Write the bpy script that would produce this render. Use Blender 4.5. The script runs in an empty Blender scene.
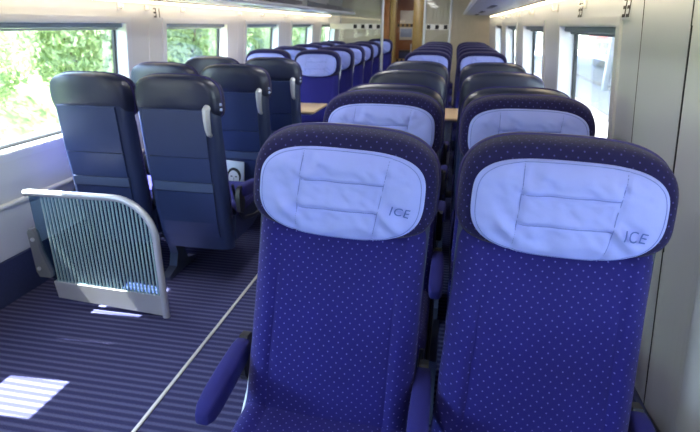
import bpy, bmesh, math, random
from mathutils import Vector, Matrix, noise
S = bpy.context.scene
COL = S.collection
R_ = math.radians

# ------------------------------------------------------------------ camera
def make_camera():
    yaw, pitch, roll, f = R_(10.883), R_(20.648), R_(0.428), 507.654
    fw = Vector((-math.sin(yaw)*math.cos(pitch), math.cos(yaw)*math.cos(pitch), -math.sin(pitch)))
    r = Vector((math.cos(yaw), math.sin(yaw), 0)); dn = fw.cross(r)
    r2 = r*math.cos(roll) - dn*math.sin(roll); d2 = r*math.sin(roll) + dn*math.cos(roll)
    cd = bpy.data.cameras.new('camera'); cd.sensor_fit = 'HORIZONTAL'; cd.sensor_width = 36
    cd.lens = f*36/700; cd.clip_start = .02; cd.clip_end = 500
    cd.dof.use_dof = True; cd.dof.focus_distance = 1.35; cd.dof.aperture_fstop = 5.6
    o = bpy.data.objects.new('camera', cd); COL.objects.link(o)
    u = -d2; b = -fw
    o.matrix_world = Matrix(((r2.x,u.x,b.x,0),(r2.y,u.y,b.y,0),(r2.z,u.z,b.z,1.4258),(0,0,0,1)))
    S.camera = o
make_camera()

# ------------------------------------------------------------------ sky, sun, exposure
w = bpy.data.worlds.new('sky'); S.world = w; w.use_nodes = True
nt = w.node_tree; nt.nodes.clear()
sky = nt.nodes.new('ShaderNodeTexSky'); sky.sky_type = 'NISHITA'; sky.sun_disc = False
sky.sun_elevation = R_(65); sky.sun_rotation = R_(-95); sky.air_density = 1.0; sky.dust_density = 1.5
bg = nt.nodes.new('ShaderNodeBackground'); bg.inputs[1].default_value = 3.3
wo = nt.nodes.new('ShaderNodeOutputWorld')
nt.links.new(sky.outputs[0], bg.inputs[0]); nt.links.new(bg.outputs[0], wo.inputs[0])

SUN_DIR = Vector((-.515, -.03, 1.0)).normalized()      # towards the sun
sd = bpy.data.lights.new('sun', 'SUN'); sd.energy = 90; sd.angle = R_(.6); sd.color = (1, .96, .9)
so = bpy.data.objects.new('sun', sd); COL.objects.link(so)
so.rotation_euler = SUN_DIR.to_track_quat('Z', 'Y').to_euler(); so.location = (-20, 0, 40)

vs = S.view_settings
S.display_settings.display_device = 'sRGB'
vs.view_transform = 'Standard'; vs.look = 'None'; vs.exposure = 0.15; vs.gamma = 1; vs.use_curve_mapping = False
S.cycles.max_bounces = 10; S.cycles.diffuse_bounces = 6; S.cycles.glossy_bounces = 4
S.cycles.transmission_bounces = 6; S.cycles.transparent_max_bounces = 16
S.cycles.sample_clamp_indirect = 8; S.cycles.use_denoising = True
S.cycles.caustics_reflective = False; S.cycles.caustics_refractive = False

def area(name, loc, sx, sy, energy, color, rot=(0,0,0), portal=False):
    d = bpy.data.lights.new(name, 'AREA'); d.shape = 'RECTANGLE'; d.size = sx; d.size_y = sy
    d.energy = energy; d.color = color
    if portal: d.cycles.is_portal = True
    o = bpy.data.objects.new(name, d); COL.objects.link(o); o.location = loc; o.rotation_euler = rot
    return o

CEIL_Z = 2.06
ROOM_Y0, ROOM_Y1 = -2.4, 10.0
def wx(side, z):                       # the walls lean inwards towards the roof
    return -2.125 - (1.5-z)*.1 if side < 0 else .585 + (1.5-z)*.1
# warm tubes under both racks, white lamps along the ceiling
for side in (-1, 1):
    area('rack_lamp', (wx(side, 1.56) - side*.05, 3.8, 1.548), .03, 12.2, 9, (1, .82, .55), (0, 0, 0))
for k in range(5):
    area('ceiling_lamp', (-.77, -1.2 + k*2.5, CEIL_Z-.035), .22, 1.5, 8, (1, .97, .95))

# ------------------------------------------------------------------ helpers
def link(o, parent=None):
    COL.objects.link(o)
    if parent is not None: o.parent = parent
    return o
def mesh_obj(name, verts, faces, mat, parent=None, uv=None, smooth=True, mats=None, midx=None):
    me = bpy.data.meshes.new(name); me.from_pydata([tuple(v) for v in verts], [], faces)
    for m in (mats or [mat]): me.materials.append(m)
    if midx: me.polygons.foreach_set('material_index', midx)
    if uv:
        l = me.uv_layers.new(name='UVMap')
        for lp in me.loops: l.data[lp.index].uv = uv[lp.vertex_index]
    me.validate(); me.update()
    if smooth:
        me.polygons.foreach_set('use_smooth', [True]*len(me.polygons))
        try: me.set_sharp_from_angle(angle=R_(38))
        except Exception: pass
    return link(bpy.data.objects.new(name, me), parent)
class MB:
    """collects simple shapes into one mesh"""
    def __init__(s): s.v = []; s.f = []
    def add(s, v, f):
        n = len(s.v); s.v += [Vector(p) for p in v]; s.f += [tuple(i+n for i in q) for q in f]; return s
    def hexa(s, p):      # 8 points: bottom 4, top 4
        return s.add(p, [(3,2,1,0),(4,5,6,7),(0,1,5,4),(1,2,6,5),(2,3,7,6),(3,0,4,7)])
    def box(s, c, d, b=0, rot=None):
        bm = bmesh.new(); bmesh.ops.create_cube(bm, size=1)
        for v in bm.verts: v.co = Vector((v.co.x*d[0], v.co.y*d[1], v.co.z*d[2]))
        if b: bmesh.ops.bevel(bm, geom=bm.edges[:], offset=min(b, min(d)*.49), segments=2, affect='EDGES', profile=.5)
        M = rot if rot else Matrix.Identity(3)
        v = [M @ q.co + Vector(c) for q in bm.verts]; bm.verts.index_update()
        f = [[q.index for q in fc.verts] for fc in bm.faces]; bm.free()
        return s.add(v, f)
    def tube(s, pts, rad, n=10, sx=1.0, cap=True):
        pts = [Vector(p) for p in pts]; rings = []; N = len(pts)
        up = None
        for i, p in enumerate(pts):
            t = (pts[min(i+1, N-1)] - pts[max(i-1, 0)]).normalized()
            if up is None:
                up = Vector((0,0,1)) if abs(t.z) < .9 else Vector((0,1,0))
            a = t.cross(up).normalized(); b = a.cross(t).normalized(); up = b
            rr = rad[i] if isinstance(rad, (list, tuple)) else rad
            rings.append([p + a*math.cos(2*math.pi*k/n)*rr*sx + b*math.sin(2*math.pi*k/n)*rr for k in range(n)])
        v = [q for r in rings for q in r]
        f = [(i*n+k, i*n+(k+1)%n, (i+1)*n+(k+1)%n, (i+1)*n+k) for i in range(N-1) for k in range(n)]
        if cap: f += [tuple(range(n-1,-1,-1)), tuple((N-1)*n+k for k in range(n))]
        return s.add(v, f)
    def prism(s, poly, axis, a, b):      # poly of 2-D points extruded along an axis from a to b
        def P(q, t):
            return {'x': (t, q[0], q[1]), 'y': (q[0], t, q[1]), 'z': (q[0], q[1], t)}[axis]
        n = len(poly)
        v = [P(q, a) for q in poly] + [P(q, b) for q in poly]
        f = [tuple(range(n-1,-1,-1)), tuple(range(n, 2*n))] + [(i, (i+1)%n, n+(i+1)%n, n+i) for i in range(n)]
        return s.add(v, f)
    def build(s, name, mat, parent=None, smooth=True):
        o = mesh_obj(name, s.v, s.f, mat, parent, smooth=False)
        bm = bmesh.new(); bm.from_mesh(o.data); bmesh.ops.recalc_face_normals(bm, faces=bm.faces[:]); bm.to_mesh(o.data); bm.free()
        if smooth:
            o.data.polygons.foreach_set('use_smooth', [True]*len(o.data.polygons))
            o.data.set_sharp_from_angle(angle=R_(35))
        return o
def tag(o, label=None, cat=None, group=None, kind=None):
    if label: o['label'] = label
    if cat: o['category'] = cat
    if group: o['group'] = group
    if kind: o['kind'] = kind
    return o
def empty(name, loc, rz=0):
    o = bpy.data.objects.new(name, None); o.empty_display_size = .1
    o.location = loc; o.rotation_euler = (0, 0, rz); return link(o)
def copy_tree(o, parent=None):
    c = o.copy(); COL.objects.link(c)
    if parent is not None: c.parent = parent
    for ch in list(o.children): copy_tree(ch, c)
    return c

# ------------------------------------------------------------------ materials
def mat(name, col, rough=.5, metal=0, spec=.5, noise_amt=0, noise_scale=40, bump=0, bump_scale=200, sheen=0, coat=0, emit=None, emit_s=0):
    m = bpy.data.materials.new(name); m.use_nodes = True; N = m.node_tree.nodes; L = m.node_tree.links
    b = N['Principled BSDF']; b.inputs['Base Color'].default_value = (*col, 1)
    b.inputs['Roughness'].default_value = rough; b.inputs['Metallic'].default_value = metal
    b.inputs['Specular IOR Level'].default_value = spec
    b.inputs['Sheen Weight'].default_value = sheen; b.inputs['Coat Weight'].default_value = coat
    if emit: b.inputs['Emission Color'].default_value = (*emit, 1); b.inputs['Emission Strength'].default_value = emit_s
    tc = N.new('ShaderNodeTexCoord')
    if noise_amt:
        n = N.new('ShaderNodeTexNoise'); n.inputs['Scale'].default_value = noise_scale; n.inputs['Detail'].default_value = 5
        L.new(tc.outputs['Object'], n.inputs['Vector'])
        r = N.new('ShaderNodeMapRange'); r.inputs[3].default_value = 1-noise_amt; r.inputs[4].default_value = 1+noise_amt
        L.new(n.outputs['Fac'], r.inputs[0])
        mx = N.new('ShaderNodeVectorMath'); mx.operation = 'SCALE'; mx.inputs[0].default_value = col
        L.new(r.outputs[0], mx.inputs['Scale']); L.new(mx.outputs[0], b.inputs['Base Color'])
    if bump:
        n = N.new('ShaderNodeTexNoise'); n.inputs['Scale'].default_value = bump_scale; n.inputs['Detail'].default_value = 3
        L.new(tc.outputs['Object'], n.inputs['Vector'])
        bp = N.new('ShaderNodeBump'); bp.inputs['Strength'].default_value = bump; bp.inputs['Distance'].default_value = .004
        L.new(n.outputs['Fac'], bp.inputs['Height']); L.new(bp.outputs[0], b.inputs['Normal'])
    return m
def dotted(name, base, dot, pitch=.021, size=.115):
    m = mat(name, base, .85, sheen=.1, spec=.2); N = m.node_tree.nodes; L = m.node_tree.links; b = N['Principled BSDF']
    uv = N.new('ShaderNodeUVMap'); uv.uv_map = 'UVMap'
    outs = []
    for off in (0, .5):
        s = N.new('ShaderNodeVectorMath'); s.operation = 'SCALE'; s.inputs['Scale'].default_value = 1/pitch
        L.new(uv.outputs[0], s.inputs[0])
        a = N.new('ShaderNodeVectorMath'); a.operation = 'ADD'; a.inputs[1].default_value = (off+100, off+100, 0); L.new(s.outputs[0], a.inputs[0])
        fr = N.new('ShaderNodeVectorMath'); fr.operation = 'FRACTION'; L.new(a.outputs[0], fr.inputs[0])
        sb = N.new('ShaderNodeVectorMath'); sb.operation = 'SUBTRACT'; sb.inputs[1].default_value = (.5, .5, 0); L.new(fr.outputs[0], sb.inputs[0])
        le = N.new('ShaderNodeVectorMath'); le.operation = 'LENGTH'; L.new(sb.outputs[0], le.inputs[0])
        lt = N.new('ShaderNodeMath'); lt.operation = 'LESS_THAN'; lt.inputs[1].default_value = size; L.new(le.outputs['Value'], lt.inputs[0])
        outs.append(lt)
    ad = N.new('ShaderNodeMath'); ad.operation = 'MAXIMUM'; L.new(outs[0].outputs[0], ad.inputs[0]); L.new(outs[1].outputs[0], ad.inputs[1])
    tc = N.new('ShaderNodeTexCoord'); nz = N.new('ShaderNodeTexNoise'); nz.inputs['Scale'].default_value = 9; nz.inputs['Detail'].default_value = 4
    L.new(tc.outputs['Object'], nz.inputs['Vector'])
    rm = N.new('ShaderNodeMapRange'); rm.inputs[3].default_value = .8; rm.inputs[4].default_value = 1.2; L.new(nz.outputs['Fac'], rm.inputs[0])
    sc = N.new('ShaderNodeVectorMath'); sc.operation = 'SCALE'; sc.inputs[0].default_value = base; L.new(rm.outputs[0], sc.inputs['Scale'])
    mx = N.new('ShaderNodeMix'); mx.data_type = 'RGBA'; L.new(ad.outputs[0], mx.inputs[0]); L.new(sc.outputs[0], mx.inputs[6]); mx.inputs[7].default_value = (*dot, 1)
    L.new(mx.outputs[2], b.inputs['Base Color'])
    n2 = N.new('ShaderNodeTexNoise'); n2.inputs['Scale'].default_value = 500; L.new(tc.outputs['Object'], n2.inputs['Vector'])
    bp = N.new('ShaderNodeBump'); bp.inputs['Strength'].default_value = .25; bp.inputs['Distance'].default_value = .002
    L.new(n2.outputs['Fac'], bp.inputs['Height']); L.new(bp.outputs[0], b.inputs['Normal'])
    return m
def glassmat(name, tint=(1,1,1), refl=.06, stripes=None):
    m = bpy.data.materials.new(name); m.use_nodes = True; N = m.node_tree.nodes; L = m.node_tree.links; N.clear()
    out = N.new('ShaderNodeOutputMaterial'); t = N.new('ShaderNodeBsdfTransparent'); t.inputs[0].default_value = (*tint, 1)
    g = N.new('ShaderNodeBsdfGlossy'); g.inputs['Roughness'].default_value = .02
    lw = N.new('ShaderNodeLayerWeight'); lw.inputs[0].default_value = .25
    mr = N.new('ShaderNodeMapRange'); mr.inputs[3].default_value = refl*.5; mr.inputs[4].default_value = refl*6
    L.new(lw.outputs['Fresnel'], mr.inputs[0])
    mx = N.new('ShaderNodeMixShader'); L.new(mr.outputs[0], mx.inputs[0]); L.new(t.outputs[0], mx.inputs[1]); L.new(g.outputs[0], mx.inputs[2])
    last = mx
    if stripes:
        pitch, duty, col = stripes
        tc = N.new('ShaderNodeTexCoord'); sp = N.new('ShaderNodeSeparateXYZ'); L.new(tc.outputs['Object'], sp.inputs[0])
        d = N.new('ShaderNodeMath'); d.operation = 'DIVIDE'; d.inputs[1].default_value = pitch; L.new(sp.outputs['X'], d.inputs[0])
        fr = N.new('ShaderNodeMath'); fr.operation = 'FRACT'; L.new(d.outputs[0], fr.inputs[0])
        lt = N.new('ShaderNodeMath'); lt.operation = 'LESS_THAN'; lt.inputs[1].default_value = duty; L.new(fr.outputs[0], lt.inputs[0])
        df = N.new('ShaderNodeBsdfDiffuse'); df.inputs[0].default_value = (*col, 1)
        tl = N.new('ShaderNodeBsdfTranslucent'); tl.inputs[0].default_value = (*col, 1)
        m1 = N.new('ShaderNodeMixShader'); m1.inputs[0].default_value = .4; L.new(df.outputs[0], m1.inputs[1]); L.new(tl.outputs[0], m1.inputs[2])
        m2 = N.new('ShaderNodeMixShader'); gt = N.new('ShaderNodeMath'); gt.operation = 'GREATER_THAN'; gt.inputs[1].default_value = -.27; L.new(sp.outputs['X'], gt.inputs[0]); mm = N.new('ShaderNodeMath'); mm.operation = 'MULTIPLY'; L.new(gt.outputs[0], mm.inputs[0]); L.new(lt.outputs[0], mm.inputs[1]); L.new(mm.outputs[0], m2.inputs[0]); L.new(mx.outputs[0], m2.inputs[1]); L.new(m1.outputs[0], m2.inputs[2]); last = m2
    L.new(last.outputs[0], out.inputs[0]); return m

M = {}
M['fabric'] = dotted('blue_dotted_fabric', (.0115, .0105, .150), (.10, .10, .38), pitch=.0245, size=.076)
M['fabric_plain'] = mat('blue_plush', (.010, .010, .15), .9, sheen=.02, noise_amt=.15, noise_scale=12, bump=.2, bump_scale=500)
M['head_fabric'] = dotted('dark_blue_dotted_fabric', (.0065, .006, .058), (.06, .06, .22), pitch=.0245, size=.076)
M['pillow'] = mat('pale_blue_cover', (.27, .33, .80), .9, noise_amt=.06, noise_scale=14, bump=.25, bump_scale=60, spec=.2)
M['stitch'] = mat('pillow_stitching', (.12, .17, .52), .9)
M['print'] = mat('pillow_print', (.05, .10, .40), .9)
M['shell'] = mat('navy_plastic_shell', (.026, .040, .112), .42, spec=.4, noise_amt=.08, noise_scale=20, bump=.05, bump_scale=400)
M['panel'] = mat('navy_back_panel', (.025, .040, .120), .38, spec=.4, noise_amt=.08, noise_scale=15)
M['band'] = mat('slate_net_band', (.060, .085, .17), .4, spec=.5)
M['leather'] = mat('black_leather', (.018, .024, .060), .38, spec=.5, bump=.12, bump_scale=160)
M['piping'] = mat('violet_piping', (.035, .03, .16), .6)
M['blackplastic'] = mat('black_plastic', (.012, .013, .018), .4)
M['darkmetal'] = mat('dark_steel', (.05, .055, .08), .4, metal=.8)
M['pedestal'] = mat('blue_grey_steel', (.085, .105, .17), .4, metal=.3)
M['silver'] = mat('brushed_silver', (.58, .60, .66), .36, metal=.35, noise_amt=.05, noise_scale=60)
M['greyplastic'] = mat('grey_plastic', (.40, .41, .43), .35, spec=.5)
M['wall'] = mat('white_wall_panel', (.70, .71, .73), .45, noise_amt=.02, noise_scale=5)
M['wallgrey'] = mat('pale_grey_wall_panel', (.65, .68, .735), .36, noise_amt=.02, noise_scale=5)
M['frame'] = mat('window_frame_white', (.72, .74, .78), .4)
M['blind'] = mat('blind_grey', (.23, .27, .32), .6)
M['seal'] = mat('black_rubber_seal', (.008, .012, .016), .5)
M['glass'] = glassmat('window_glass', (.93, .97, .97), .05)
M['clearglass'] = glassmat('screen_glass', (.9, .93, .92), .08)
M['stripeglass'] = glassmat('striped_partition_glass', (.58, .74, .82), .06, (.0205, .28, (.56, .70, .68)))
M['kick'] = mat('blue_carpet_kick', (.030, .042, .12), .9, noise_amt=.2, noise_scale=90, bump=.3, bump_scale=400)
M['alu'] = mat('pale_metal_strip', (.62, .62, .60), .4, metal=.3)
M['basepanel'] = mat('grey_partition_base', (.58, .59, .63), .35, metal=.4)
M['wood'] = mat('brown_wood', (.30, .12, .04), .4, noise_amt=.3, noise_scale=14)
M['goldwood'] = mat('gold_wood', (.30, .20, .07), .35, noise_amt=.25, noise_scale=14)
M['beechtop'] = mat('beech_table_top', (.66, .47, .27), .35, noise_amt=.10, noise_scale=25)
M['tan'] = mat('tan_laminate', (.60, .53, .43), .5, noise_amt=.08, noise_scale=9)
M['rack'] = mat('rack_grey_metal', (.30, .33, .42), .3, metal=.5, noise_amt=.1, noise_scale=4)
M['ceil'] = mat('ceiling_white', (.70, .71, .74), .5)
M['tube'] = mat('lamp_tube', (1, .9, .7), .5, emit=(1, .82, .55), emit_s=5)
M['diff'] = mat('lamp_diffuser', (1, 1, 1), .5, emit=(1, .94, .86), emit_s=2.2)
M['white'] = mat('white_plastic', (.78, .77, .74), .4)
M['black'] = mat('black_print', (.01, .01, .012), .5)
M['button'] = mat('lit_button', (.5, .6, .9), .4)

# carpet: stripes woven across the coach
def carpet():
    m = mat('striped_carpet', (.05, .06, .1), .95, spec=.15); N = m.node_tree.nodes; L = m.node_tree.links; b = N['Principled BSDF']
    tc = N.new('ShaderNodeTexCoord'); sp = N.new('ShaderNodeSeparateXYZ'); L.new(tc.outputs['Object'], sp.inputs[0])
    d = N.new('ShaderNodeMath'); d.operation = 'MULTIPLY'; d.inputs[1].default_value = 2*math.pi/.0365; L.new(sp.outputs['Y'], d.inputs[0])
    sn = N.new('ShaderNodeMath'); sn.operation = 'SINE'; L.new(d.outputs[0], sn.inputs[0])
    nz = N.new('ShaderNodeTexNoise'); nz.inputs['Scale'].default_value = 160; nz.inputs['Detail'].default_value = 3; L.new(tc.outputs['Object'], nz.inputs['Vector'])
    mr0 = N.new('ShaderNodeMapRange'); mr0.inputs[3].default_value = -.9; mr0.inputs[4].default_value = .9; L.new(nz.outputs['Fac'], mr0.inputs[0])
    ad = N.new('ShaderNodeMath'); ad.operation = 'ADD'; L.new(sn.outputs[0], ad.inputs[0]); L.new(mr0.outputs[0], ad.inputs[1])
    mr = N.new('ShaderNodeMapRange'); mr.inputs[1].default_value = -.4; mr.inputs[2].default_value = .9; L.new(ad.outputs[0], mr.inputs[0])
    mx = N.new('ShaderNodeMix'); mx.data_type = 'RGBA'; L.new(mr.outputs[0], mx.inputs[0])
    mx.inputs[6].default_value = (.032, .034, .098, 1); mx.inputs[7].default_value = (.084, .088, .185, 1)
    L.new(mx.outputs[2], b.inputs['Base Color'])
    bp = N.new('ShaderNodeBump'); bp.inputs['Strength'].default_value = .5; bp.inputs['Distance'].default_value = .003
    L.new(nz.outputs['Fac'], bp.inputs['Height']); L.new(bp.outputs[0], b.inputs['Normal'])
    return m
M['carpet'] = carpet()

# ------------------------------------------------------------------ room shell
WZ0, WZ1 = .80, 1.43                      # window opening
WL = [(-1.95, -.75), (-.45, .95), (1.225, 1.49), (1.965, 3.22), (3.72, 4.83), (5.32, 6.36), (6.92, 7.96), (8.52, 9.5)]  # unseen: second added for more daylight, narrow third shaped to throw the sun patch
WR = [(-1.40, -.20), (.2, 1.0), (2.16, 3.27), (3.86, 4.97), (5.56, 6.67), (7.26, 8.37)]
TOPZ = CEIL_Z
def slab(side, y0, y1, z0, z1, t=.09, inner=0.0):       # a piece of leaning wall
    a = [(wx(side, z) - side*inner, z) for z in (z0, z1)]; s = side
    m = MB()
    m.hexa([(a[0][0], y0, z0), (a[0][0]+s*(t+inner), y0, z0), (a[0][0]+s*(t+inner), y1, z0), (a[0][0], y1, z0),
            (a[1][0], y0, z1), (a[1][0]+s*(t+inner), y0, z1), (a[1][0]+s*(t+inner), y1, z1), (a[1][0], y1, z1)])
    return m
def join(ms):
    r = MB()
    for m in ms: r.add(m.v, m.f)
    return r

floor = MB().box((-.77, 4.8, -.04), (3.3, 15.4, .08)).build('floor', M['carpet']); tag(floor, kind='structure')
for side, nm, W, mt in ((-1, 'left', WL, M['wall']), (1, 'right', WR, M['wallgrey'])):
    parts = []
    for ya, yb in (((ROOM_Y0, ROOM_Y1),) if side < 0 else ((ROOM_Y0, 1.27), (1.53, ROOM_Y1))):
        parts += [slab(side, ya, yb, 0, WZ0), slab(side, ya, yb, WZ1, TOPZ)]
    wall = join(parts).build('wall_'+nm, mt, smooth=False); tag(wall, kind='structure')
    edges = [ROOM_Y0] + [v for a in W for v in a] + [ROOM_Y1]
    for k in range(0, len(edges), 2):
        y0, y1 = edges[k], edges[k+1]
        cuts = [y0, y1]
        if side > 0 and y0 < 1.9 < y1: cuts = [y0, 1.27, 1.53, 1.90, y1]
        elif side < 0 and y1-y0 > .4: cuts = [y0, y0+(y1-y0)*.55, y1]
        for a, b in zip(cuts, cuts[1:]):
            g = .0025
            if side > 0 and abs(a-1.27) < .01:      # rounded groove beside the door pocket
                n = 14; m = MB(); poly = []
                for i in range(n+1):
                    t = i/n; yy = a + (b-a)*t; poly.append((yy, .055*math.sin(math.pi*t)**1.2))
                for i in range(n):
                    (ya, da), (yb, db) = poly[i], poly[i+1]
                    m.hexa([(wx(1,z)+d, y, z) for z in (0, TOPZ) for (y, d) in ((ya, da), (ya, .09), (yb, .09), (yb, db))])
                m.build('wall_panel', mt, wall); continue
            slab(side, a+g if a != y0 else a, b-g if b != y1 else b, WZ0, WZ1, inner=0).build('wall_panel', mt, wall, smooth=False)
# seams of the plain right-hand panels run on below and above the window band
for y in (1.53, 1.90):
    for z0, z1 in ((.05, WZ0), (WZ1, 1.56)):
        slab(1, y-.0025, y+.0025, z0, z1, t=.0, inner=.0008).build('panel_joint', M['seal'], bpy.data.objects['wall_right'], smooth=False)
for y in (1.53, 1.90):      # the dark backing seen in the open joints
    slab(1, y-.004, y+.004, WZ0, WZ1, t=.0, inner=-.004).build('panel_joint', M['seal'], bpy.data.objects['wall_right'], smooth=False)
# rounded post that closes the groove towards the camera
rp = MB()
rp.tube([(wx(1, z)+.02, 1.215, z) for z in (0, .5, 1.0, 1.5, TOPZ)], .055, 20)
tag(rp.build('trim_1', M['wallgrey']), kind='structure')

ceil = MB().box((-.77, 3.8, CEIL_Z+.04), (3.0, 12.6, .08)).build('ceiling', M['ceil']); tag(ceil, kind='structure')
rear = MB().box((-.77, ROOM_Y0-.04, 1.03), (3.1, .08, 2.1)).build('wall_rear', M['wallgrey']); tag(rear, kind='structure')
for side, nm in ((-1, 'left'), (1, 'right')):
    bb = slab(side, ROOM_Y0, ROOM_Y1, .0, .245, t=0, inner=.02).build('baseboard_'+nm, M['kick'], smooth=False); tag(bb, kind='structure')
fs = MB().box((-1.065, 3.8, .002), (.016, 12.3, .006), .002).build('trim_2', M['alu']); tag(fs, kind='structure')
hr = MB().tube([(wx(-1, .54)+.015, y, .54) for y in (ROOM_Y0+.1, 0, 3, 6, 8.9)], .013, 10).build('trim_3', M['white']); tag(hr, kind='structure')

def window(n, side, y0, y1):
    dpt = .085
    def ring(oy0, oy1, oz0, oz1, iy0, iy1, iz0, iz1, xa, xb):     # frame between two rectangles, from depth xa to depth xb (outwards)
        m = MB()
        def P(y, z, d): return (wx(side, z) + side*d, y, z)
        o = [(oy0,oz0),(oy1,oz0),(oy1,oz1),(oy0,oz1)]; i_ = [(iy0,iz0),(iy1,iz0),(iy1,iz1),(iy0,iz1)]
        v = [P(y,z,xa) for y,z in o] + [P(y,z,xa) for y,z in i_] + [P(y,z,xb) for y,z in o] + [P(y,z,xb) for y,z in i_]
        f = []
        for k in range(4):
            j = (k+1) % 4
            f += [(k,j,4+j,4+k), (8+k,12+k,12+j,8+j), (4+k,4+j,12+j,12+k), (k,8+k,8+j,j)]
        return m.add(v, f)
    fr = ring(y0-.05, y1+.05, WZ0-.04, WZ1+.035, y0, y1, WZ0, WZ1, -.010, .002).build('window_%d' % n, M['frame'], smooth=False)
    tag(fr, kind='structure')
    rv = ring(y0-.004, y1+.004, WZ0-.004, WZ1+.004, y0+.006, y1-.006, WZ0+.006, WZ1-.006, -.006, dpt)
    rv.build('reveal', M['frame'], fr, smooth=False)
    ring(y0, y1, WZ0, WZ1, y0+.024, y1-.024, WZ0+.024, WZ1-.022, dpt-.012, dpt+.006).build('seal', M['seal'], fr, smooth=False)
    g = MB()
    v = []
    for d in (dpt-.003, dpt+.003):
        v += [(wx(side,z)+side*d, y, z) for y, z in ((y0+.02,WZ0+.018),(y1-.02,WZ0+.018),(y1-.02,WZ1-.018),(y0+.02,WZ1-.018))]
    g.hexa(v).build('pane', M['glass'], fr, smooth=False)
    # rolled blind in its cassette at the head of the opening
    bl = MB(); zc = WZ1-.018
    bl.box((wx(side, zc)+side*.045, (y0+y1)/2, zc), (.05, y1-y0-.006, .03), .006)
    bl.build('blind_cassette', M['blind'], fr)
    bb = MB(); zc = WZ1-.040
    bb.box((wx(side, zc)+side*.055, (y0+y1)/2, zc), (.010, y1-y0-.012, .012), .003)
    bb.build('blind_bar', M['greyplastic'] if side < 0 else M['blind'], fr)
    return fr
n = 1
for a, b in WL: window(n, -1, a, b); n += 1
for a, b in WR: window(n, 1, a, b); n += 1
for side, W in ((-1, WL), (1, WR)):
    for a, b in W:
        area('window_portal', (wx(side, 1.1)+side*.10, (a+b)/2, 1.115), WZ1-WZ0, b-a, 1, (1,1,1), (0, R_(-90) if side < 0 else R_(90), 0), portal=True)

# ------------------------------------------------------------------ luggage racks with the tubes beneath
for side, nm in ((-1, 'left'), (1, 'right')):
    X0 = wx(side, 1.6) - side*.002
    t = empty('luggage_rack', (X0, 3.8, 1.575)); s = -side
    y0, y1 = -6.0, 5.07
    MB().prism([(0, .0), (s*.08, .001), (s*.42, .006), (s*.44, .018), (s*.42, .03), (s*.08, .03), (0, .03)], 'y', y0, y1).build('shelf_panel', M['rack'], t)
    MB().tube([(s*.455, y0, .024), (s*.455, y1, .024)], .018, 12).build('front_rail', M['silver'], t)
    for yy in (-5.2, -3.4, -1.6, .2, 2.0, 3.8, 5.0):
        MB().prism([(0, .03), (s*.05, .03), (s*.45, .06), (s*.45, .085), (s*.04, .16), (0, .2)], 'y', yy-.008, yy+.008).build('bracket', M['greyplastic'], t)
    for yy in (-4.3, -2.5, -.7, 1.1, 2.9, 4.5):       # slots let into the underside
        MB().box((s*.28, yy, .003), (.05, .7, .008), .003).build('slot', M['blackplastic'], t)
    tag(t, 'long grey overhead luggage rack with warm light below, above the %s-hand windows' % nm, 'rack')
    lt = empty('strip_light', (X0 - side*.045, 3.8, 1.563))
    MB().tube([(0, y0, -.004), (0, y1, -.004)], .008, 8).build('lamp_tube', M['tube'], lt)
    MB().box((0, (y0+y1)/2, .008), (.03, y1-y0, .008)).build('lamp_holder', M['white'], lt)
    tag(lt, 'thin warm light strip glowing under the rack on the %s wall' % nm, 'lamp')
ordn = ['first', 'second', 'third', 'fourth', 'fifth', 'sixth']
for k in range(5):
    t = empty('ceiling_light', (-.77, -1.2 + k*2.5, CEIL_Z))
    MB().box((0, 0, -.010), (.30, 1.62, .018), .006).build('housing', M['white'], t)
    MB().box((0, 0, -.022), (.24, 1.54, .012), .004).build('diffuser', M['diff'], t)
    tag(t, 'flat white ceiling light over the aisle, %s from the rear wall' % ordn[k], 'lamp', 'ceiling lights over the aisle')

# ------------------------------------------------------------------ seats
LEAN = .21
def sgp(v, p): return math.copysign(abs(v)**p, v)
def outline(hw, hu, hd, nu, nd, seg):
    pts = []
    for k in range(seg):
        a = 2*math.pi*k/seg; c, s_ = math.cos(a), math.sin(a)
        n_ = nu if s_ >= 0 else nd; h = hu if s_ >= 0 else hd
        pts.append((hw*sgp(c, 2/n_), h*sgp(s_, 2/n_)))
    return pts
HZ = 1.055                                     # height of the headrest's widest line
def hdeform(x, y, z):                          # wings of the headrest come forward, everything leans back
    return Vector((x, y - .026*min(1.2, abs(x)/.24)**3 + (z-1.2)*LEAN, z))
def puff(name, ol, zc, prof, mat_, parent, extra=None, close=True):
    """rings: list of (scale, y); star-shaped about the centre"""
    V, F, UV = [], [], []; seg = len(ol)
    for s_, y in prof:
        for (ox, oz) in ol:
            x, z = ox*s_, zc + oz*s_
            yy = y + (extra(x, z, s_) if extra else 0)
            V.append(hdeform(x, yy, z)); rr_ = math.hypot(ox, oz); e_ = max(0, y+.038); UV.append((x + ox/rr_*e_, z + oz/rr_*e_))
    for r in range(len(prof)-1):
        for k in range(seg):
            j = (k+1) % seg
            F.append((r*seg+k, r*seg+j, (r+1)*seg+j, (r+1)*seg+k))
    if close:
        s_, y = prof[-1]
        V.append(hdeform(0, y + (extra(0, zc, 0) if extra else 0), zc)); UV.append((0, zc)); c = len(V)-1; r = len(prof)-1
        F += [(r*seg+k, r*seg+(k+1) % seg, c) for k in range(seg)]
    o = mesh_obj(name, V, F, mat_, parent, uv=UV, smooth=False)
    bm = bmesh.new(); bm.from_mesh(o.data); bmesh.ops.recalc_face_normals(bm, faces=bm.faces[:]); bm.to_mesh(o.data); bm.free()
    o.data.polygons.foreach_set('use_smooth', [True]*len(o.data.polygons))
    return o
PHW, PZC, PHU, PHD, PNU, PND = .201, 1.062, .094, .114, 3.3, 2.8
PD = .034
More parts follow.
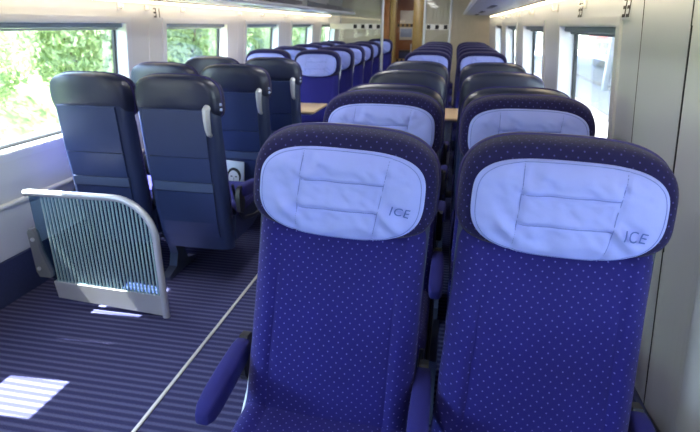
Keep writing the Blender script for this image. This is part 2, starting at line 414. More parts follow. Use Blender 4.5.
def pillow_s(x, z):
    n_, h = (PNU, PHU) if z >= PZC else (PND, PHD)
    return ((abs(x)/PHW)**n_ + (abs(z-PZC)/h)**n_)**(1/n_)
def pillow_extra(x, z, s_):
    e = 0
    for xs, sl in ((-.100, .04), (.100, .14)):  # upright seams
        e += .0045*math.exp(-((x-xs-sl*(z-PZC))/.0045)**2)
    if -.100 < x < .098+.14*(z-PZC):                           # seams of the inner pocket
        for zs in (1.085-.05*0, 1.022): e += .0045*math.exp(-((z-zs-.05*x*.2)/.004)**2)
    q = noise.noise(Vector((x*16, z*22, 3.1)))*.009 + noise.noise(Vector((x*40+z*20, z*45, 1.7)))*.005
    q += .006*math.sin(x*150 + 3*noise.noise(Vector((x*9, z*9, 0))))*max(0, min(1, (z-PZC-.045)/.03))*(1-.5*s_)
    q += .009*math.sin((x*.8+z)*95)*math.exp(-((abs(x)-.125)/.03)**2)*math.exp(-((z-1.0)/.06)**2)
    return e + q*(1-s_**6)
def pillow_y(x, z):
    s_ = min(.999, pillow_s(x, z))
    return -.047 - PD*(1-s_**3.2)**(1/2.0) + pillow_extra(x, z, s_)

def make_seat(name, aisle, side):
    """facing -y, origin on the floor under the headrest; side: +1/-1 local x of the aisle (or, for a window seat, of the aisle too)"""
    root = empty(name, (0, 0, 0))
    hol = outline(.229, .137, .108, 3.4, 3.6, 72)
    # blue dotted head cushion: from its rim forwards
    prof = [(1.0, .03), (1.0, .0), (.985, -.018), (.96, -.030), (.92, -.038), (.86, -.043), (.75, -.047), (.6, -.049), (.4, -.05), (.2, -.05)]
    puff('headrest', hol, HZ, prof, M['head_fabric'], root)
    # leather-covered back of the head part
    prof = [(1.0, .03), (.998, .050), (.988, .070), (.965, .088), (.93, .098), (.86, .103), (.6, .105), (.3, .106)]
    hc = puff('head_cover', hol, HZ, prof, M['leather'], root, extra=lambda x, z, s_: -.05*max(0, min(1, (1.045-z)/.06))*(1-s_*.7))
    pts = [hdeform(x*1.004, .031, HZ+z*1.004) for x, z in hol]; pts.append(pts[0])
    MB().tube(pts, .0042, 6, cap=False).build('piping', M['piping'], root)
    # pale pillow cover
    pol = outline(PHW, PHU, PHD, PNU, PND, 132)
    ss = [1.0, .998, .99, .975, .955, .93, .90] + [.87-.027*i for i in range(32)]
    ss = [s_ for s_ in ss if s_ > .012]
    prof = [(1.0, -.030)] + [(s_, -.047 - PD*(1-s_**3.2)**(1/2.0)) for s_ in ss]
    pil = puff('pillow', pol, PZC, prof, M['pillow'], root, extra=lambda x, z, s_: pillow_extra(x, z, s_))
    st = MB()
    def stitch(p0, p1, k=18):
        st.tube([hdeform(x, pillow_y(x, z)-.0004, z) for x, z in [(p0[0]+(p1[0]-p0[0])*i/k, p0[1]+(p1[1]-p0[1])*i/k) for i in range(k+1)]], .0011, 5)
    stitch((-.103, .97), (-.096, 1.145)); stitch((.0871, .97), (.1112, 1.142))
    stitch((-.096, 1.083), (.103, 1.087)); stitch((-.098, 1.020), (.095, 1.023))
    ring = [(x*.955, PZC+z*.955) for x, z in pol] ; ring.append(ring[0])
    st.tube([hdeform(x, pillow_y(x, z)-.0003, z) for x, z in ring], .0009, 5, cap=False)
    st.build('stitching', M['stitch'], pil)
    # lower back cushion
    V, F, UV = [], [], []; nx, nz = 44, 26; z0, z1 = .43, .985
    for j in range(nz+1):
        tz = j/nz; z = z0 + (z1-z0)*tz
        for i in range(nx+1):
            u = -1 + 2*i/nx; u = math.copysign(1-(1-abs(u))**1.5, u)
            hw = .215 + .014*(1-tz)
            x = u*hw
            y = -.052*(1-abs(u)**7)**.45 + .02
            y -= .012*math.exp(-((abs(u)-.82)/.13)**2)                        # side bolsters
            y += .006*math.exp(-((abs(x)-.155)/.006)**2)                      # sewn seams
            y += .05*max(0, (tz-.9)/.1)**2 + .012*max(0, (.08-tz)/.08)**2
            y -= .020*math.exp(-((tz-.28)/.25)**2)*(1-u*u)                    # lumbar swell
            y += noise.noise(Vector((x*7, z*7, 0)))*.003
            V.append(Vector((x, y+(z-1.2)*LEAN, z))); UV.append((x, z))
    for j in range(nz):
        for i in range(nx): F.append((j*(nx+1)+i, j*(nx+1)+i+1, (j+1)*(nx+1)+i+1, (j+1)*(nx+1)+i))
    mesh_obj('backrest', V, F, M['fabric'], root, uv=UV)
    # shell behind it
    V, F = [], []; seg = 22; zs = [.245, .265, .34, .45, .6, .75, .88, .97, 1.03, 1.045]
    def sec(z):
        hw = .220 if z > .30 else .214
        return hw - (.008 if z > 1.04 else 0), .062 + .024*min(1, max(0, (z-.3)/.5)) - (.012 if z > 1.04 else 0)
    for z in zs:
        hw, d = sec(z)
        for k in range(seg+1):
            a = math.pi*k/seg
            x = hw*sgp(math.cos(a), 2/6); y = .012 + d*abs(math.sin(a))**(2/3.2)
            if z < .42: y -= .03*((.42-z)/.15)
            V.append((x, y+(max(z, .40)-1.2)*LEAN, z))
    for r in range(len(zs)-1):
        for k in range(seg): a = r*(seg+1)+k; F.append((a, a+1, a+seg+2, a+seg+1))
    for r in (0, len(zs)-1): F.append(tuple(range(r*(seg+1), (r+1)*(seg+1))))
    for r in range(len(zs)-1): a = r*(seg+1); F.append((a, a+seg+1, a+2*seg+1, a+seg))
    sh = mesh_obj('back_shell', V, F, M['shell'], root)
    bm = bmesh.new(); bm.from_mesh(sh.data); bmesh.ops.recalc_face_normals(bm, faces=bm.faces[:]); bm.to_mesh(sh.data); bm.free()
    # panel let into the back: raised frame, recessed field, horizontal fold, slate band
    def by(z): return .012 + sec(z)[1] + (max(z, .40)-1.2)*LEAN - (.03*((.42-z)/.15) if z < .42 else 0)
    def plate(zA, zB, hwA, hwB, off, th, k=6):
        V, F = [], []
        for i in range(k+1):
            z = zA+(zB-zA)*i/k; h = hwA+(hwB-hwA)*i/k
            V += [(-h, by(z)+off-th, z), (h, by(z)+off-th, z), (h, by(z)+off, z), (-h, by(z)+off, z)]
        for i in range(k):
            a = i*4
            for q in range(4): F.append((a+q, a+(q+1) % 4, a+4+(q+1) % 4, a+4+q))
        F += [(0, 1, 2, 3), (k*4+3, k*4+2, k*4+1, k*4)]
        return MB().add(V, F)
    plate(.655, .785, .168, .172, .0045, .012).build('back_panel', M['panel'], root, smooth=False)
    plate(.79, 1.028, .172, .172, .0065, .012).build('back_panel', M['panel'], root, smooth=False)
    plate(.600, .648, .172, .172, .009, .014).build('pocket_band', M['band'], root, smooth=False)
    plate(.33, .594, .164, .170, .0045, .012).build('back_panel', M['panel'], root, smooth=False)
    # seat cushion
    V, F, UV = [], [], []; nx, ny = 30, 22
    yb, yf = -.085, -.56
    for j in range(ny+1):
        t_ = j/ny
        for i in range(nx+1):
            u = -1+2*i/nx; u = math.copysign(1-(1-abs(u))**1.5, u)
            hw = .228 - .02*max(0, t_-.85)/.15
            x = u*hw; y = yb+(yf-yb)*t_
            z = .42 + .062*(1-abs(u)**7)**.45*(1-max(0, (t_-.86)/.14)**2.5*.95) + .012*t_
            z += .010*math.exp(-((abs(u)-.84)/.12)**2) - .005*math.exp(-((abs(x)-.155)/.006)**2)
            z -= .008*(1-u*u)*math.sin(math.pi*t_)
            V.append((x, y, z)); UV.append((x, y))
    for j in range(ny):
        for i in range(nx): F.append((j*(nx+1)+i, (j+1)*(nx+1)+i, (j+1)*(nx+1)+i+1, j*(nx+1)+i+1))
    mesh_obj('seat', V, F, M['fabric'], root, uv=UV)
    MB().prism([(-.06, .285), (-.07, .428), (-.30, .432), (-.555, .438), (-.56, .38), (-.52, .34), (-.3, .285)], 'x', -.224, .224).build('seat_pan', M['shell'], root)
    # armrests: hinge bracket, arm and padded top
    def arm(x, dz=0.0):
        b = MB()
        b.prism([(-.03, .47+dz), (-.025, .56+dz), (-.045, .60+dz), (-.075, .605+dz), (-.10, .57+dz), (-.10, .49+dz), (-.07, .45+dz)], 'x', x-.012, x+.012)
        a = b.build('armrest', M['blackplastic'], root)
        prof = [(-.065, .010, .016), (-.078, .021, .028), (-.11, .024, .034), (-.20, .026, .036), (-.28, .026, .034), (-.315, .024, .028), (-.335, .017, .018), (-.340, .008, .009)]
        V, F = [], []; sg = 16
        for (y, hw, hh) in prof:
            for k in range(sg):
                q = 2*math.pi*k/sg
                V.append((x + hw*sgp(math.cos(q), .45), y, .572 + dz - .03*((-y-.07)/.3) + hh*sgp(math.sin(q), .5)))
        for r in range(len(prof)-1):
            for k in range(sg): F.append((r*sg+k, r*sg+(k+1) % sg, (r+1)*sg+(k+1) % sg, (r+1)*sg+k))
        F += [tuple(range(sg)), tuple((len(prof)-1)*sg+k for k in range(sg))]
        MB().add(V, F).build('arm_pad', M['fabric_plain'], a)
    # steel side frame with bright edge
    def frame(x, mt=None):
        MB().tube([(x, -.03, .62), (x, -.06, .54), (x, -.10, .45), (x, -.16, .385), (x, -.30, .35), (x, -.46, .345)], [.010, .012, .013, .013, .012, .010], 8, sx=.7).build('side_frame', mt or M['darkmetal' if LEAN < .1 else 'silver'], root)
    if aisle:
        arm(side*.264); arm(-side*.246); frame(side*.238); frame(-side*.236, M['darkmetal'])
        # grab handle at the aisle corner of the back
        g = MB(); xx = side*.195
        pts = [(xx, .098+(z-1.2)*LEAN + e, z) for z, e in ((1.045, .004), (1.035, .022), (.99, .026), (.945, .024), (.915, .018), (.905, .0))]
        g.tube(pts, [.018, .020, .018, .016, .013, .010], 10, sx=1.0).build('grab_handle', M['silver'], root)
        for zz in (1.05, 1.025):
            MB().box((side*.231, .050+(zz-1.2)*LEAN-.024, zz), (.012, .014, .014), .003).build('call_button', M['button'], root)
        # pedestal shared by the pair
        px = -side*.245
        ped = MB()
        ped.prism([(-.06, .0), (-.02, .0), (-.10, .12), (-.13, .30), (-.30, .31), (-.22, .22), (-.17, .10), (-.22, .02), (-.22, .0), (-.27, .0), (-.27, .03), (-.20, .12), (-.26, .25), (-.34, .31), (-.06, .31), (-.09, .12)][:0] or
                  [(-.03, 0), (-.03, .02), (-.12, .05), (-.15, .12), (-.12, .25), (-.07, .285), (-.36, .285), (-.28, .25), (-.24, .12), (-.26, .05), (-.36, .02), (-.36, 0)], 'x', px-.026, px+.026)
        ped.build('pedestal', M['pedestal'], root)
        MB().box((px + side*.10, -.2, .272), (.24, .26, .022), .006).build('cross_beam', M['darkmetal'], root)
    else:
        arm(-side*.262, -.045); frame(-side*.238, M['darkmetal'])
    return root, pil

protos = {}
for lean, k in ((.21, 1), (.21, -1), (.05, 1), (.05, -1)):
    LEAN = lean
    protos[(lean, True, k)] = make_seat('coach_chair', True, k)
    protos[(lean, False, k)] = make_seat('coach_chair', False, k)
used = set()
def place(aisle, k, x, y, rz, label, group):
    key = (.21 if rz == 0 else .05, aisle, k)
    root, pil = protos[key]
    o = root if key not in used else copy_tree(root)
    used.add(key)
    if rz: o.scale = (.965, 1, 1)
    o.location = (x, y, 0); o.rotation_euler = (0, 0, rz)
    tag(o, label, 'chair', group)
    return o
C1, C2, C3, C4 = -1.814, -1.306, -.243, .273
GP = 'blue train seats facing the camera'; GB = 'navy seat backs facing away'
front = {}
# right-hand block; for seats facing us the aisle of C3 lies at local -x
ordn = ['first', 'second', 'third', 'fourth', 'fifth', 'sixth']
YR_F = [1.2, 1.925]; YR_B = [2.224, 2.955, 3.704]; YR_T = [5.24, 5.99, 6.74, 7.49, 8.24]
lab = {(0,3): 'large blue dotted front seat with rumpled pale pillow, left one beside the aisle',
       (0,4): 'large blue dotted seat in front with ICE on its pillow, beside the grey wall',
       (1,3): 'blue seat with wrinkled pale pillow showing just over the front aisle seat',
       (1,4): 'blue seat with pale pillow showing just over the front seat by the wall'}
for i, y in enumerate(YR_F):
    front[(i,3)] = place(True, -1, C3 + (-.040 if i == 0 else 0), y, 0, lab[(i,3)], GP)
    front[(i,4)] = place(False, -1, C4 + (-.045 if i == 0 else 0), y + (-.01 if i == 0 else 0), 0, lab[(i,4)], GP)
    if i == 0:                      # the front pair hang a little out of true
        for c in (3, 4): front[(0,c)].rotation_euler = (0, R_(2.5 if c == 3 else 1.9), 0)
        front[(0,3)].scale = (.98, 1, 1)
bl = ['nearest', 'middle', 'farthest']
for i, y in enumerate(YR_B):
    place(True, 1, C3, y, math.pi, '%s of the three black-backed aisle seats turned away right of the aisle' % bl[i], GB)
    place(False, 1, C4, y, math.pi, '%s of the three black-backed seats turned away along the right windows' % bl[i], GB)
for i, y in enumerate(YR_T):
    w1 = ['nearest', 'second', 'third', 'fourth', 'farthest'][i]
    e = ', pillow showing' if i == 0 else ''
    place(True, -1, C3, y, 0, 'blue seat right of the aisle past the black backs, %s of five%s' % (w1, e), GP)
    place(False, -1, C4, y, 0, 'blue seat by the right windows past the black backs, %s of five%s' % (w1, e), GP)
# left-hand block
YL_B = [2.40, 3.11, 3.81]; YL_T = [5.07, 5.79, 6.51, 7.23, 7.95]
lb = [('navy hard-backed aisle seat nearest behind the glass partition with silver grab handle', 'navy hard-backed window seat right behind the striped glass partition'),
      ('navy aisle seat back with a magazine in its pocket, second behind the partition', 'navy window seat back peeping over the partition-side pair, second row on the left'),
      ('black topped aisle seat back before the left table, third behind the partition', 'black topped window seat back before the left table, third row on the left')]
for i, y in enumerate(YL_B):
    place(True, -1, C2-.033, y, math.pi, lb[i][0], GB)
    place(False, -1, C1-.006, y, math.pi, lb[i][1], GB)
for i, y in enumerate(YL_T):
    w1 = ['nearest', 'second', 'third', 'fourth', 'farthest'][i]
    e = ', pillow showing' if i == 0 else ''
    place(True, 1, C2, y, 0, 'blue seat facing us left of the aisle, %s of five past the table%s' % (w1, e), GP)
    place(False, 1, C1, y, 0, 'blue window seat facing us on the left, %s of five beyond the left table' % w1, GP)
place(True, 1, C2, 9.5, 0, 'lone blue seat with bright pillow beyond the left glass screen by the doorway', GP)

# lettering on the two front pillows
def pillow_text(root, x0, z0, size):
    global LEAN
    LEAN = .21
    pil = [c for c in root.children if c.name.startswith('pillow')][0]
    cu = bpy.data.curves.new('lettering', 'FONT'); cu.body = 'ICE'; cu.size = size; cu.shear = .25; cu.resolution_u = 3; cu.space_character = 1.12
    to = bpy.data.objects.new('lettering_tmp', cu); COL.objects.link(to)
    me = bpy.data.meshes.new_from_object(to.evaluated_get(bpy.context.evaluated_depsgraph_get()))
    bpy.data.objects.remove(to)
    bm = bmesh.new(); bm.from_mesh(me); bmesh.ops.triangulate(bm, faces=bm.faces[:])
    bmesh.ops.subdivide_edges(bm, edges=bm.edges[:], cuts=2, use_grid_fill=True)
    for v in bm.verts:
        x, z = x0+v.co.x, z0+v.co.y - .10*v.co.x
        v.co = hdeform(x, pillow_y(x, z)-.0065, z)
    bm.to_mesh(me); bm.free(); me.materials.clear(); me.materials.append(M['print'])
    me.name = 'lettering'
    link(bpy.data.objects.new('lettering', me), pil)
pillow_text(front[(0,4)], .111, 1.012, .031)
pillow_text(front[(0,3)], .121, 1.027, .030)

# ------------------------------------------------------------------ tables between facing rows
def table(x0, x1, y0, y1, xleg, label):
    t = empty('train_table', ((x0+x1)/2, (y0+y1)/2, 0)); cx = (x0+x1)/2
    MB().box((0, 0, .72), (x1-x0, y1-y0, .022), .008).build('table_top', M['beechtop'], t)
    MB().box((0, 0, .703), (x1-x0-.06, y1-y0-.06, .016), .004).build('table_frame', M['greyplastic'], t)
    MB().tube([(xleg-cx, 0, 0), (xleg-cx, 0, .70)], .028, 14).build('leg', M['silver'], t)
    MB().box((xleg-cx, 0, .008), (.16, .16, .016), .005).build('foot', M['darkmetal'], t)
    tag(t, label, 'table')
table(-2.13, -1.13, 4.22, 4.72, -1.55, 'beech-topped table between facing seats on the left of the aisle')
table(-.46, .60, 4.15, 4.70, .0, 'beech-topped table glimpsed through the gap between the right-hand seats')

# ------------------------------------------------------------------ glass partition at the left
def partition():
    Y = 2.06
    t = empty('glass_partition', (-1.7, Y, 0)); ox = -1.7
    L_ = -2.032; Rr = -1.362; T = .637
    # outline of the tube: from the wall along the top, round the corner, down to the floor
    pts = [(-2.052-ox, 0, .628), (L_-ox, 0, .632), (-1.62-ox, 0, T)]
    cx, cz, rr = Rr-.20, T-.20, .20
    for k in range(0, 11):
        a = math.pi/2*(1-k/10); pts.append((cx+rr*math.cos(a)-ox, 0, cz+rr*math.sin(a)))
    pts += [(Rr-ox, 0, .25), (Rr-ox, 0, 0)]
    MB().tube(pts, .0175, 12).build('frame_tube', M['silver'], t)
    poly = [(L_-ox, .622), (-1.62-ox, T-.008)]
    for k in range(0, 11):
        a = math.pi/2*(1-k/10); poly.append((cx+(rr-.008)*math.cos(a)-ox, cz+(rr-.008)*math.sin(a)))
    poly += [(Rr-.008-ox, .12), (-1.985-ox, .12), (-2.03-ox, .34), (L_-ox, .44)]
    MB().prism(poly, 'y', -.004, .004).build('glass_panel', M['stripeglass'], t, smooth=False)
    MB().prism([(Rr-.012-ox, .012), (-1.975-ox, .05), (-1.985-ox, .145), (Rr-.012-ox, .125)], 'y', -.012, .012).build('base_panel', M['basepanel'], t, smooth=False)
    # bracket plate on the wall side
    b = MB().prism([(-2.072-ox, .42), (-2.062-ox, .44), (-2.045-ox, .44), (-2.03-ox, .42), (-2.02-ox, .31), (-1.985-ox, .20), (-1.99-ox, .17), (-2.055-ox, .17), (-2.068-ox, .20)], 'y', -.022, .008).build('wall_bracket', mat('bracket_grey', (.20, .21, .24), .4, metal=.3), t)
    for zz in (.385, .22):
        MB().tube([(-2.045-ox, -.03, zz), (-2.045-ox, -.02, zz)], .010, 10).build('bolt', M['silver'], b)
    tag(t, 'low glass partition with pale vertical stripes and silver tube frame before the left seats', 'partition')
partition()

# ------------------------------------------------------------------ magazine in the pocket
def magazine():
    # stands in the pocket behind the second aisle seat on the left
    t = empty('magazine', (-1.375, 3.046, .352)); t.rotation_euler = (R_(2), R_(4), 0)
    MB().box((0, 0, .115), (.135, .008, .235), .001).build('pages', M['white'], t)
    cov = MB().box((0, -.0055, .115), (.135, .002, .235), .0005).build('cover', mat('magazine_cover', (.62, .68, .74), .4), t)
    def blob(pts, m, d):
        n_ = len(pts); v = [(x, -.0068-d, z) for x, z in pts] + [(x, -.0062, z) for x, z in pts]
        f = [tuple(range(n_)), tuple(range(2*n_-1, n_-1, -1))] + [(i, n_+i, n_+(i+1) % n_, (i+1) % n_) for i in range(n_)]
        MB().add(v, f).build('portrait_print', m, cov, smooth=False)
    def ell(cx, cz, a, b, n_=18): return [(cx+a*math.cos(2*math.pi*k/n_), cz+b*math.sin(2*math.pi*k/n_)) for k in range(n_)]
    dark = M['black']; skin = mat('print_pale', (.72, .72, .74), .5)
    blob(ell(.0, .135, .048, .055), dark, .0001); blob(ell(-.004, .118, .037, .052), skin, .0003)
    blob(ell(-.02, .128, .009, .004), dark, .0005); blob(ell(.012, .128, .009, .004), dark, .0005)
    blob(ell(-.004, .085, .024, .008), dark, .0005); blob(ell(-.004, .112, .004, .012), mat('print_grey', (.35, .35, .37), .5), .0005)
    blob([(-.06, .002), (.055, .002), (.05, .05), (.02, .07), (-.025, .07), (-.052, .05)], dark, .0002)
    tag(t, 'magazine with a black and white face on its cover in a seat-back pocket', 'magazine')
magazine()

# ------------------------------------------------------------------ hooks and seat number plates on the walls
def hook(side, y, z=1.525, label='small white coat hook on the wall'):
    t = empty('coat_hook', (wx(side, z), y, z)); s = -side
    MB().box((s*.005, 0, 0), (.012, .026, .044), .004).build('plate', M['white'], t)
    MB().tube([(s*.008, 0, -.008), (s*.028, 0, -.014), (s*.036, 0, -.006), (s*.037, 0, .012)], [.007, .006, .006, .007], 8).build('hook', M['white'], t)
    tag(t, label, 'hook', 'coat hooks on the walls')
for k, y in enumerate((3.15, 3.46, 3.96, 5.09, 5.75, 6.6, 7.4)):
    hook(-1, y, label='small white coat hook above the left windows, %s from the front' % ['first', 'second', 'third', 'fourth', 'fifth', 'sixth', 'seventh'][k])
for k, y in enumerate((2.69, 3.38, 4.38, 5.29, 6.2, 7.0)):
    hook(1, y, label='small white coat hook above the right windows, %s from the front' % ordn[k])
def number_plate(side, y, z, label, digits, size):
    t = empty('seat_number_plate', (wx(side, z), y, z)); s = -side
    MB().box((s*.0015, 0, 0), (.0015, .10, .085), .0005).build('plate', M['wallgrey'] if side > 0 else M['wall'], t)
    # block figures built from bars; read from inside the coach
    SEG = {'3': 'abgcd', '1': 'bc', '5': 'afgcd'}
    q = size; h = .066; wd = .036; th = .011
    for i, dg in enumerate(digits):
        cy = (-.5+i)*.046 if side < 0 else (.5-i)*.046
        m = MB(); flip = 1 if side < 0 else -1
        for c in SEG[dg]:
            if c in 'agd':
                m.box((s*.002, cy, {'a': h/2-th/2, 'g': 0, 'd': -h/2+th/2}[c]), (.002, wd, th))
            else:
                yy = (wd/2-th/2)*flip*(1 if c in 'bc' else -1); zz = h/4 if c in 'bf' else -h/4
                m.box((s*.002, cy+yy, zz), (.002, th, h/2))
        m.build('figure', M['black'], t, smooth=False)
    tag(t, label, 'sign', 'seat number plates')
number_plate(-1, 3.60, 1.497, 'small black seat number on the left wall between two windows', '31', 1)
number_plate(1, 2.07, 1.49, 'larger black seat number at the top of the right wall, nearest', '33', 1)
number_plate(1, 2.79, 1.50, 'smaller black seat number above the first right window', '33', 1)

# ------------------------------------------------------------------ far end: screens, doorway, vestibule
def screen(x0, x1, label, post_x, y=8.9):
    t = empty('glass_screen', ((x0+x1)/2, y, 0)); cx = (x0+x1)/2
    MB().box((0, 0, 1.05), (x1-x0, .012, 1.9)).build('glass_panel', M['clearglass'], t, smooth=False)
    for px in post_x:
        MB().tube([(px-cx, 0, 0), (px-cx, 0, CEIL_Z-.01)], .022, 12).build('post', M['silver'], t)
    st = MB().box((0, -.009, 1.40), (x1-x0-.05, .004, .085)).build('marker_strip', M['white'], t, smooth=False)
    nsq = max(3, int((x1-x0)/.115))
    for k in range(nsq):
        if x0 < -1.5 and k < nsq-4: continue
        MB().box((-(x1-x0)/2 + (k+.5)*(x1-x0)/nsq, -.0125, 1.40), (.058, .003, .062)).build('marker_square', M['black'], t, smooth=False)
    tag(t, label, 'screen')
screen(-2.10, -1.19, 'tall clear glass screen with black squares at the far left seats', (-1.19,))
screen(-.50, -.09, 'tall clear glass screen with black squares at the far right seats', (-.50, -.09))
# end wall, with the doorway in it
e = MB()
e.box((-1.86, ROOM_Y1+.05, 1.03), (1.1, .1, 2.06)); e.box((.08, ROOM_Y1+.05, 1.03), (1.26, .1, 2.06)); e.box((-.93, ROOM_Y1+.05, 1.99), (.78, .1, .14))
ew = e.build('wall_end', M['tan'], smooth=False); tag(ew, kind='structure')
for k in range(15):      # slatted laminate on the right of the doorway
    x = -.44 + k*.062
    MB().box((x, ROOM_Y1-.006, .98), (.054, .012, 1.9), .004).build('slat', M['tan'], ew, smooth=False)
tag(MB().box((-1.245, ROOM_Y1-.03, 1.0), (.11, .16, 2.0), .01).build('trim_4', M['wood']), kind='structure')
tag(MB().box((-1.13, ROOM_Y1-.05, 1.0), (.10, .20, 2.0), .01).build('trim_5', M['goldwood']), kind='structure')
tag(MB().box((-.67, ROOM_Y1-.05, 1.0), (.19, .20, 2.0), .02).build('trim_6', M['goldwood']), kind='structure')
d = MB().box((-.92, ROOM_Y1+.06, .98), (.32, .012, 1.94)).build('door_1', M['clearglass'], smooth=False); tag(d, kind='structure')
for z in (1.42, .80):
    MB().box((-.92, ROOM_Y1+.05, z), (.32, .004, .06)).build('marker_strip', M['goldwood'], d, smooth=False)
    for k in range(4):
        MB().box((-1.04+k*.08, ROOM_Y1+.045, z), (.042, .004, .045)).build('marker_square', M['black'], d, smooth=False)
MB().tube([(-.79, ROOM_Y1+.0, .85), (-.79, ROOM_Y1+.0, 1.1)], .012, 8).build('door_handle', M['silver'], d)
# vestibule beyond
v = MB()
v.box((-1.5, 11.2, 1.03), (.08, 2.2, 2.06)); v.box((-.3, 11.2, 1.03), (.08, 2.2, 2.06)); v.box((-.9, 12.3, 1.03), (1.3, .08, 2.06)); v.box((-.9, 11.2, 2.1), (1.3, 2.3, .08))
tag(v.build('wall_vestibule', M['wood'], smooth=False), kind='structure')
area('vestibule_lamp', (-.9, 11.0, 2.04), .3, .8, 10, (1, .93, .85))
t = empty('vestibule_cabinet', (-1.03, 12.0, 0))
MB().box((0, 0, .45), (.34, .4, .9), .01).build('body', M['blackplastic'], t)
MB().box((0, -.206, .45), (.30, .012, .82), .004).build('door', M['shell'], t)
tag(t, 'dark cabinet standing in the vestibule beyond the glass door', 'cabinet')
t = empty('notice_panel', (-1.09, 12.25, 1.42))
MB().box((0, 0, 0), (.30, .02, .62), .006).build('board', M['white'], t)
MB().box((0, -.012, -.16), (.26, .006, .18), .002).build('lower_sheet', mat('notice_blue', (.35, .45, .7), .5), t)
tag(t, 'pale notice panel on the wall behind the glass door', 'sign')

# ------------------------------------------------------------------ outside, left: bank and shrubs
def leafmat(name, c):
    m = bpy.data.materials.new(name); m.use_nodes = True; N = m.node_tree.nodes; L = m.node_tree.links; N.clear()
    out = N.new('ShaderNodeOutputMaterial'); d_ = N.new('ShaderNodeBsdfDiffuse'); t_ = N.new('ShaderNodeBsdfTranslucent'); mx = N.new('ShaderNodeMixShader'); mx.inputs[0].default_value = .5
    tc = N.new('ShaderNodeTexCoord'); nz = N.new('ShaderNodeTexNoise'); nz.inputs['Scale'].default_value = 2.5; L.new(tc.outputs['Object'], nz.inputs['Vector'])
    r = N.new('ShaderNodeValToRGB'); r.color_ramp.elements[0].color = (c[0]*.62, c[1]*.7, c[2]*.55, 1); r.color_ramp.elements[1].color = (c[0]*1.2, c[1]*1.15, c[2]*1.2, 1)
    r.color_ramp.elements[0].position = .35; r.color_ramp.elements[1].position = .65
    L.new(nz.outputs['Fac'], r.inputs[0]); L.new(r.outputs[0], d_.inputs[0]); L.new(r.outputs[0], t_.inputs[0])
    L.new(d_.outputs[0], mx.inputs[1]); L.new(t_.outputs[0], mx.inputs[2]); L.new(mx.outputs[0], out.inputs[0]); return m
M['leaf'] = leafmat('pale_leaf', (.40, .48, .27)); M['bark'] = mat('bark', (.12, .08, .05), .9, noise_amt=.3)
M['grassbank'] = mat('grass_bank', (.15, .21, .075), .95, noise_amt=.4, noise_scale=3)
rnd = random.Random(4)
ORD = ['first', 'second', 'third', 'fourth', 'fifth', 'sixth', 'seventh', 'eighth', 'ninth']
V, F = [], []; NX, NY = 14, 50
for j in range(NY+1):
    for i in range(NX+1):
        x = -2.9 - 16*(i/NX)**1.3; y = -6 + 46*j/NY
        z = -1.2 + max(0, (-x-4.2))*.42 + noise.noise(Vector((x*.5, y*.5, 0)))*.25
        V.append((x, y, z))
for j in range(NY):
    for i in range(NX): a = j*(NX+1)+i; F.append((a, a+1, a+NX+2, a+NX+1))
tag(mesh_obj('bank_ground', V, F, M['grassbank']), kind='structure')
def shrub_mesh(seed, rx, rz, nleaf):
    r = random.Random(seed); V, F = [], []
    blobs = [(r.uniform(-rx*.6, rx*.6), r.uniform(-rx*.6, rx*.6), r.uniform(.25*rz, rz*1.6), r.uniform(.4, .75)*rx) for _ in range(14)]
    for _ in range(nleaf):
        bx, by_, bz, br = r.choice(blobs)
        d_ = Vector((r.gauss(0, 1), r.gauss(0, 1), r.gauss(0, 1))).normalized()*br*r.uniform(.75, 1.05)
        c = Vector((bx, by_, bz)) + d_
        n_ = (d_.normalized() + Vector((r.gauss(0, .5), r.gauss(0, .5), r.gauss(0, .5)+.3))).normalized()
        a = n_.orthogonal().normalized(); a = Matrix.Rotation(r.uniform(0, 6.28), 3, n_) @ a; b = n_.cross(a)
        s_ = r.uniform(.022, .048); k = len(V)
        V += [c-a*s_*1.5, c-b*s_*.6+n_*.01, c+a*s_*1.5, c+b*s_*.6+n_*.01]; F.append((k, k+1, k+2, k+3))
    return V, F
shr = []
for sd_ in (1, 2, 3):
    t = empty('shrub', (0, 0, 0)); V, F = shrub_mesh(sd_, 1.2, 1.7, 17000)
    mesh_obj('foliage', V, F, M['leaf'], t, smooth=False)
    st = MB()
    for k in range(4):
        a = k*1.6+sd_; st.tube([(0, 0, -.3), (.2*math.cos(a), .2*math.sin(a), .6), (.6*math.cos(a), .6*math.sin(a), 1.6)], [.05, .04, .02], 6)
    st.build('stem', M['bark'], t); shr.append(t)
idx = 0
for row, (x, n_, dy, y0) in enumerate(((-6.3, 8, 3.45, 1.5), (-9.7, 9, 3.45, 3.1), (-13.2, 9, 3.6, 2.0))):
    for k in range(n_):
        o = shr[idx] if idx < 3 else copy_tree(shr[idx % 3]); idx += 1
        y = y0 + k*dy + rnd.uniform(-.1, .1); xx = x + rnd.uniform(-.1, .1)
        o.location = (xx, y, -1.2 + max(0, (-xx-4.2))*.42 - .1); o.rotation_euler = (0, 0, rnd.choice((0, 1.5708, 3.1416, -1.5708))); s_ = rnd.uniform(.95, 1.05); o.scale = (s_, s_, s_*1.05)
        tag(o, 'pale green shrub outside the left windows, %s along its %s row' % (ORD[k], ('front', 'middle', 'back')[row]), 'shrub', 'shrubs outside the left windows')

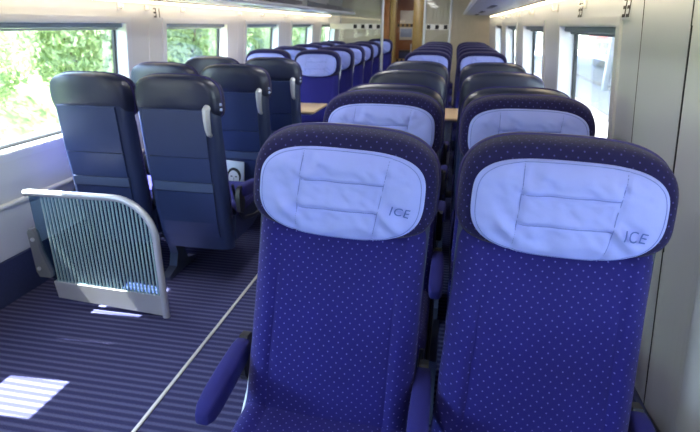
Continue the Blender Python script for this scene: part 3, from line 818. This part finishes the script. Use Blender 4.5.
# ------------------------------------------------------------------ outside, right: yard, rails and another train
M['gravel'] = mat('pale_gravel', (.34, .335, .33), .95, noise_amt=.35, noise_scale=6)
M['rail'] = mat('rusty_rail', (.20, .17, .15), .5, metal=.4)
M['twhite'] = mat('train_white', (.75, .76, .78), .4); M['tred'] = mat('train_red', (.65, .03, .05), .4); M['tglass'] = mat('train_window', (.04, .05, .07), .12)
gr = MB().box((32, 25, -1.3), (62, 90, .2)).build('gravel_ground', M['gravel']); tag(gr, kind='structure')
cn = MB()
cn.box((10.5, 22, 3.9), (17.0, 66, .18)); cn = cn.build('yard_shade_roof', M['greyplastic'], smooth=False); tag(cn, kind='structure')  # unseen roof added to keep the sun off the yard and carriage
for k in range(7):
    MB().box((6.6, 2+k*7.5, 1.3), (.22, .22, 5.0), .02).build('shade_roof_post', M['greyplastic'], cn, smooth=False)  # posts added to carry the shading roof
for k, x in enumerate((3.2, 4.65, 6.9)):
    t = empty('rail', (x, 25, -1.2))
    MB().prism([(-.06, 0), (.06, 0), (.02, .03), (.02, .11), (.036, .12), (.036, .15), (-.036, .15), (-.036, .12), (-.02, .11), (-.02, .03)], 'y', -40, 40).build('rail_bar', M['rail'], t)
    tag(t, 'steel rail on pale gravel outside the right windows, %s from this coach' % ORD[k], 'rail', 'rails outside the right windows')
t = empty('train_carriage', (9.6, 24, -1.2))
MB().prism([(0, .55), (-.04, .9), (0, 2.6), (.1, 3.1), (.5, 3.5), (2.3, 3.5), (2.7, 3.1), (2.8, 2.6), (2.84, .9), (2.8, .55)], 'y', -18, 18).build('body', M['twhite'], t, smooth=False)
MB().box((-.03, 0, 1.93), (.03, 36, .24)).build('red_stripe', M['tred'], t, smooth=False)
for k in range(18):
    MB().box((-.045, -17+k*2.0, 1.32), (.03, 1.6, .72), .01).build('window', M['tglass'], t, smooth=False)
MB().box((1.4, 0, .3), (2.2, 34, .5)).build('underframe', M['blackplastic'], t, smooth=False)
tag(t, 'white train carriage with a red stripe standing outside the right window', 'train')
